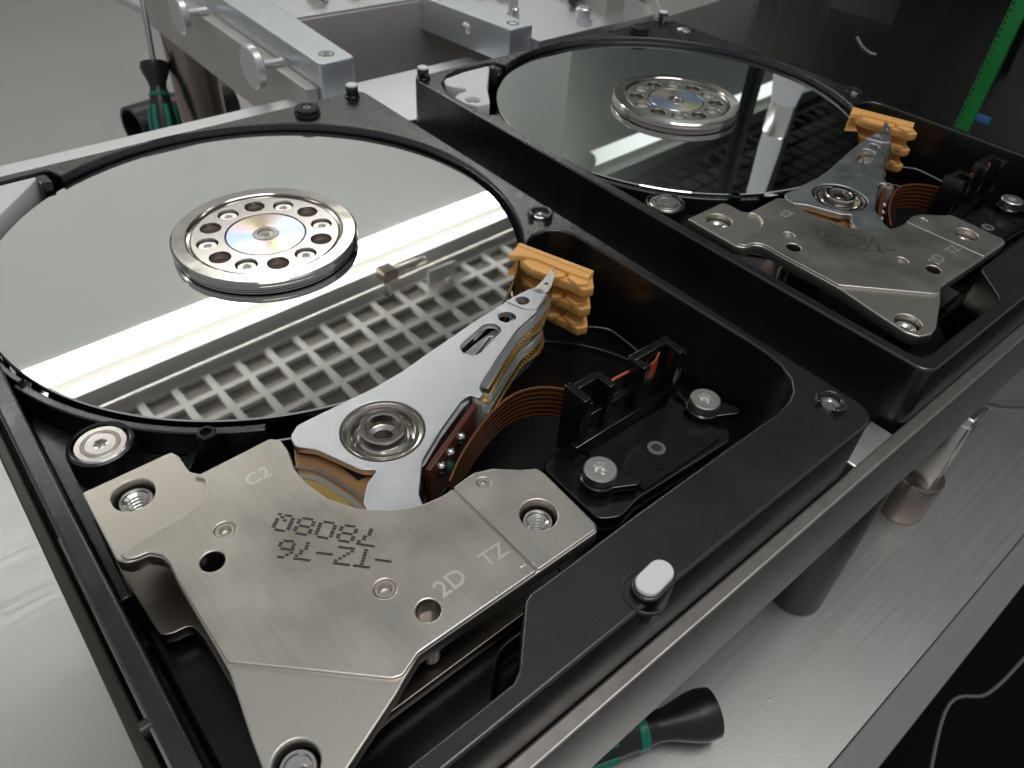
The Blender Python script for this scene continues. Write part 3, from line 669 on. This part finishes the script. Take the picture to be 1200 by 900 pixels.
mp2 = [o for o in d2.children if o.name.startswith('magnet_plate')][0]
dots('dot_print', '-TZ-76', (28.2, 23.2), (20.0, 31.6), 1.02, 2.3, 'print_ink', mp1)
dots('dot_print', '7808Q', (28.6, 27.1), (21.6, 35.2), 1.02, 2.3, 'print_ink', mp1)
dots('dot_print', '-TZ280', (28.2, 23.2), (20.0, 31.6), 1.02, 2.3, 'print_ink', mp2)
dots('dot_print', '7822D', (28.5, 27.2), (21.9, 35.0), 1.02, 2.3, 'print_ink', mp2)

# ------------------------------------------------------------------ the frame that carries the drives
fr_ = thing('support_frame', 'aluminium work frame carrying both hard drives above the steel table', 'frame', (110, 90, -103))
plate('front_rail', [rect(-4, -2.5, 250, -.06)], -34.5, -12.5, .42, 'frame_alu', fr_, 3)
plate('carrier_plate', [rect(-1.2, -.3, 250, 150)], -25, -22, .2, 'frame_alu', fr_)
plate('far_rail', [rect(-4, 149.5, 250, 181)], -30, -13, .5, 'frame_light', fr_)
plate('left_rail', [rect(-3.0, .2, -1.3, 149)], -30, -12.6, .4, 'olive_edge', fr_)
sp_ = plate('spacer_block', [rect(103.2, -1.6, 115.6, 4.2)], -30, -13, .5, 'frame_light', fr_)
for x, y in ((146, 8), (14, 8), (240, 170), (14, 168)):
    lathe('leg', [(0, -103), (7.0, -103), (7.4, -102.5), (7.4, -25), (0, -25)], (x, y, 0), 'dark_metal', fr_, 32)
for x, y, s in ((104, 160, 1.7), (109, 157, 2.2), (107, 153.5, 1.6)):
    lathe('rail_screw', [(s, -13), (s, -11.6), (s * .8, -11.2), (s * .5, -11.2), (s * .45, -12), (0, -12)], (x, y, 0), 'frame_light', fr_, 16)

# ------------------------------------------------------------------ fixture behind the drives
fx_ = thing('clamping_fixture', 'grey aluminium clamping fixture with two arms and thumb screws behind the drives', 'fixture', (150, 230, -103))
def q4(l, z): return PP(l, z)
# left arm: bar running away from the drives
a1 = plate('clamp_arm', [fillet([(101.4, 167.4), (112.3, 167.4), (119.5, 300), (104.5, 300)], [1.6, 1.6, .2, .2])], -13, 0, .35, 'arm_block', fx_)
lathe('socket_screw', [(2.3, .0), (2.25, .12), (1.7, .12), (1.5, -.1), (1.1, -.1), (1.0, .15), (.5, .15), (.4, -.3), (0, -.3)], (106.8, 173.5, 0), 'screw_dark', a1, 24)
plate('side_bracket', [fillet([(97.6, 170), (101.3, 170), (104.6, 300), (99.5, 300)], .3)], -26, -7, .3, 'beam_beige', fx_)
def thumb(name, x, y, z, r=6.0, sx=-1, parent=None):
    mtx = Matrix.Rotation(R_(90), 4, 'Y')
    o = lathe(name, [(0, -1.3), (r - .4, -1.3), (r, -.9), (r, .9), (r - .4, 1.3), (1.4, 1.3), (1.2, 2.0), (1.1, 9), (0, 9)], (x, y, z), 'frame_light', parent, 30, mtx)
    return o
thumb('thumb_screw', 92.0, 190, -6, 6.0, -1, fx_)
thumb('thumb_screw', 92.5, 243, -6, 6.0, -1, fx_)
# cross beam and right arm
plate('cross_beam', [[(112, 205), (165, 203), (240, 199), (240, 300), (112, 300)]], -40, -1.0, .3, 'beam_beige', fx_)
plate('beam_top', [[(112.2, 205.5), (165, 203.5), (240, 199.5), (240, 300), (112.2, 300)]], -1.1, -.1, .2, 'frame_light', fx_)
a2 = plate('clamp_arm', [[(163.6, 161.4), (172.6, 161.4), (173.5, 215), (158, 215)]], -10, .6, .3, 'arm_block', fx_)
lathe('socket_screw', [(2.0, .55), (1.95, .75), (1.4, .75), (1.2, .4), (0, .4)], (168.4, 166.0, 0), 'clamp_bright', a2, 24)
lathe('side_screw', [(0, 1.5), (1.2, 1.4), (1.9, .8), (2.0, 0), (0, 0)], (162.0, 181, -4), 'frame_light', a2, 20, Matrix.Rotation(R_(-90), 4, 'Y'))
plate('deck_plate', [[(172.8, 158), (232, 158), (240, 215), (173.8, 215)]], -12, -3.2, .3, 'frame_light', fx_)
for x, y, r, h in ((183, 183, 1.6, 5), (200, 166.5, 2.6, 3.5)):
    lathe('deck_screw', [(r * 1.3, -3.2), (r * 1.3, -2.6), (r, -2.6), (r, h - 3.2), (r * .8, h - 2.8), (r * .5, h - 2.8), (r * .45, h - 3.6), (0, h - 3.6)], (x, y, 0), 'frame_light', fx_, 20)
for x, y, z, rr, h in ((178, 176, -3.2, 1.1, 4), (190, 196, -3.2, 2.2, 2), (222, 172, -3.2, 1.5, 6), (150, 222, -.1, 3, 2), (128, 216, -.1, 2.4, 5), (137, 232, -.1, 1.6, 8)):
    lathe('stud', [(rr * 1.5, z), (rr * 1.5, z + .8), (rr, z + .8), (rr, z + h), (rr * .7, z + h + .3), (0, z + h + .3)], (x, y, 0), 'screw_steel', fx_, 18)
tube('lever', [(140, 214, 2), (150, 219, 2.4), (158, 221, 2.2)], 1.3, 'gold', fx_, 10)
tube('hinge_pin', [(206, 178, -1), (222, 190, -1)], 1.6, 'dark_metal', fx_, 10)
a3 = plate('clamp_arm', [[(209, 164.5), (216, 163), (226, 215), (212, 215)]], -10, 2.2, .3, 'beam_beige', fx_)
plate('clamp_arm', [PP([(778, 20), (884, -12), (900, -40), (760, -20)], 2)], -40, 2, .4, 'beam_beige', fx_)
thumb('thumb_screw', 214, 134.5, -3.5, 4.2, -1, fx_)
for x, y in ((112, 300), (230, 296)):
    lathe('leg', [(0, -103), (9.0, -103), (9.4, -102.5), (9.4, -13), (0, -13)], (x, y, 0), 'leg_brown', fx_, 32)

# ------------------------------------------------------------------ screwdrivers
def screwdriver(label, tip, tail, r, ring_at=None):
    """handle from tip (ferrule end) to tail (swivel cap); both are 3-D points"""
    t, e = Vector(tip), Vector(tail); L_ = (e - t).length
    mtx = (e - t).normalized().to_track_quat('Z', 'Y').to_matrix().to_4x4()
    root = thing('screwdriver', label, 'screwdriver', (t.x, t.y, -103), 'precision screwdrivers')
    c = (t.x, t.y, t.z)
    lathe('handle', [(0, 0), (r * .55, 0), (r * .75, L_ * .06), (r * .95, L_ * .2), (r * .9, L_ * .35), (r * 1.0, L_ * .55), (r * .75, L_ * .72), (r * .62, L_ * .80), (0, L_ * .80)], c, 'handle_black', root, 24, mtx, 60)
    for a in range(6):
        an = math.radians(60 * a); bm = bmesh.new()
        pts = [Vector((r * .80 * math.cos(an), r * .80 * math.sin(an), L_ * k)) * 1 for k in (.10, .2, .35, .55, .66)]
        for p, k in zip(pts, (.78, .88, .84, .92, .80)): p.x, p.y = r * k * math.cos(an), r * k * math.sin(an)
        tube_bm(bm, pts, r * .22, 8); bmesh.ops.transform(bm, matrix=mtx, verts=bm.verts); bmesh.ops.translate(bm, vec=c, verts=bm.verts)
        bm_obj('grip', bm, 'handle_teal', root, 60)
    lathe('swivel_cap', [(r * .60, L_ * .80), (r * .66, L_ * .84), (r * .98, L_ * .92), (r * 1.05, L_ * .95), (r * 1.0, L_ * .99), (r * .5, L_), (0, L_)], c, 'handle_black', root, 28, mtx, 60)
    lathe('ring', [(r * .74, L_ * .735), (r * .78, L_ * .74), (r * .735, L_ * .765), (r * .70, L_ * .766)], c, 'handle_teal', root, 28, mtx, 60)
    return root, mtx, c, L_
# lying on the table under the front rail, cap pointing to the right
h0 = P(838, 834, -97.0); h1 = P(690, 868, -97.0)
dv = Vector((h1[0] - h0[0], h1[1] - h0[1])).normalized()
root, mtx, c, L_ = screwdriver('black screwdriver with a thin green ring lying under the front rail', (h0[0] + dv.x * 78, h0[1] + dv.y * 74, -97.2), (h0[0], h0[1], -97.0), 5.7)
# standing screwdriver at the far left
g0 = Vector((*P(180, 72, -40), -40)); g1 = Vector((*P(197, 150, -60), -60))
screw_end = g0
root, mtx, c, L_ = screwdriver('black and teal screwdriver leaning upright at the far left with a thin steel shaft', (g1.x - 6, g1.y - 10, -82), (g0.x, g0.y, g0.z), 5.2)
up = (g0 - Vector(c)).normalized(); e = g0 + up * 42
tube('shaft', [tuple(g0), tuple(e)], 1.1, 'shaft', root, 10)
# another one seen in the gap between the drives
k0 = P(418, 76, -60); k1 = P(452, 70, -60)
screwdriver('teal and black screwdriver handle seen in the gap behind the drives', (k0[0] - 30, k0[1] + 14, -60), (k1[0] + 6, k1[1] - 2, -58), 8.5)
# black tube and a grey box on the table behind
b0 = P(157, 152, -92); b1 = P(232, 128, -92)
hold = thing('tool_tube', 'black hollow tube lying on the table beside the standing screwdriver', 'tube', (b0[0], b0[1], -103))
dv = Vector((b1[0] - b0[0], b1[1] - b0[1], 0)); ln = dv.length * 1.5
mtx = dv.normalized().to_track_quat('Z', 'Y').to_matrix().to_4x4()
lathe('body', [(9.5, 2), (9.5, 0), (11, 0), (11, ln), (9.5, ln), (9.5, 2)], (b0[0], b0[1], -92), 'handle_black', hold, 32, mtx, 60)
rod = thing('grey_rod', 'grey rod leaning across the far left corner behind the screwdriver', 'rod', (*P(170, 8, -60), -103))
tube('bar', [(*P(120, -15, -60), -60), (*P(232, 46, -60), -60)], 4, 'frame_light', rod, 16)
tube('stand', [(*P(232, 46, -60), -60), (*P(232, 46, -60), -103)], 4, 'frame_light', rod, 16)

# ------------------------------------------------------------------ things on the right
# short brown post with a bright clamp on top, standing on the table beyond the rail
cp = P(1054, 594, -103)
post = thing('clamp_post', 'short brown metal post topped by a bright clamp, standing by the rail on the right', 'post', (*cp, -103))
lathe('post_body', [(0, -103), (6.9, -103), (7.1, -102.6), (7.1, -87.6), (6.8, -87), (0, -87)], (*cp, 0), 'leg_brown', post, 36)
for s_ in (-1, 1): box('clamp_cheek', (cp[0] + s_ * 3.6 - .8, cp[1] - 4.6, -87.2), (cp[0] + s_ * 3.6 + .8, cp[1] + 3.6, -60), 'screw_steel', post, .5)
lathe('clamp_rod', [(0, -87.1), (1.7, -87.1), (1.7, -58), (1.4, -57.4), (0, -57.4)], (cp[0], cp[1] - .5, 0), 'black_gloss', post, 18)
box('clamp_bridge', (cp[0] - 4.6, cp[1] - 4.9, -62), (cp[0] + 4.6, cp[1] + 3.9, -58.6), 'screw_steel', post, .6)
tag(tube('cable', spline([(*P(1150, 468, -102), -102), (*P(1185, 474, -102), -102), (*P(1240, 468, -102), -102), (*P(1330, 440, -102), -102)], 6), 1.1, 'cable_grey'), 'thin grey cable on the steel table at the right edge', 'cable')
tag(tube('cable', spline([(150, -60, -180), (*P(1110, 832, -170), -172), (*P(1160, 810, -168), -170), (*P(1200, 772, -166), -168), (*P(1260, 700, -166), -168)], 8), .6, 'cable_grey'), 'grey cable hanging in the dark beyond the table edge', 'cable')
# tinted pane at the cabinet's side, with green edge strip
pane = thing('glass_panel', 'dark tinted glass panel standing along the right side of the table', 'glass panel', (322, 110, -103))
box('pane', (320, -60, -102.9), (324, 288, 380), 'tinted_glass', pane, 0)
gx = 300
gs_ = thing('green_strip', 'upright bright green strip in front of the dark glass at top right', 'strip', (gx, 69, -103))
box('strip', (gx - 1, 66.6, -103), (gx + 1, 71.8, 60), 'green_strip', gs_, .3)
bm = bmesh.new()
for k in range(60): box_bm(bm, gx - 1.12, 70.7, -60 + k * 2, gx - 1.0, 71.3, -59 + k * 2)
bm_obj('notches', bm, 'black_gloss', gs_)
box('tag', (gx - .4, 61.5, -25), (gx + .8, 66.5, -22.6), 'blue_tag', gs_, .2)
eq = thing('equipment_case', 'black glossy equipment case behind the dark glass', 'case', (420, 150, -420))
bm = bmesh.new(); box_bm(bm, 354, 110, -420, 560, 420, -22, 8, 3); bm_obj('body', bm, 'black_gloss', eq)
tube('handle', spline([(353, 144, -28), (352, 140, -30.5), (352, 136, -32), (353.5, 133, -32.5)], 6), 1.0, 'frame_light', eq, 12)
for (y0, y1, m_) in ((92, 101, 'black_gloss'), (150, 156, 'grey_panel'), (172, 178, 'grey_panel')):
    o = thing('upright_post', {92: 'broad black upright post just left of the green strip', 150: 'narrow grey upright post in the dark, middle of the three posts', 172: 'narrow grey upright post in the dark, farthest left of the three posts'}[y0], 'post', (330, y0, -103), 'upright posts behind the dark glass')
    box('body', (327, y0, -420), (333, y1, 120), m_, o, .5)
bp = thing('backing_panel', 'dark grey board standing behind the dark glass and posts', 'board', (345, 90, -420))
box('body', (340, 40, -420), (344, 125, 60), 'grey_panel', bp, .5)
box('label_strip', (339.4, 100, -60), (340.2, 122, -52), 'cable_grey', bp, .1)
bn = thing('storage_bin', 'dim grey storage bin in the dark behind the glass, top right corner', 'bin', (345, 20, -420))
plate('body', [rect(336, -30, 420, 55, 4)], -420, -30, 1.5, 'bin_grey', bn)
plate('lid', [rect(334, -32, 422, 57, 4)], -30, -24, 1, 'bin_grey', bn)
# brush hanging at the glass (seen mirrored in the right platter)
bh = thing('cleaning_brush', 'white brush hanging bristles down by the glass, seen mirrored in the right platter', 'brush', (312, 146, 24))
mtx = Matrix.Scale(.45, 4, Vector((1, 0, 0)))
lathe('bristles', [(0, 24), (10.5, 24), (10.2, 27), (6.5, 44), (6, 48), (0, 48)], (312, 147, 0), 'bristle', bh, 32, mtx, 60)
lathe('ferrule', [(6.2, 46), (6.4, 48), (6.2, 60), (5.4, 61)], (312, 147, 0), 'screw_steel', bh, 32, mtx, 60)
lathe('handle', [(5.2, 60), (5.6, 66), (5.0, 80), (4.0, 120), (4.6, 150), (0, 152)], (312, 147, 0), 'bristle', bh, 32, mtx, 60)
box('hook', (312, 145, 145), (320.2, 149, 149), 'frame_light', bh, .4)
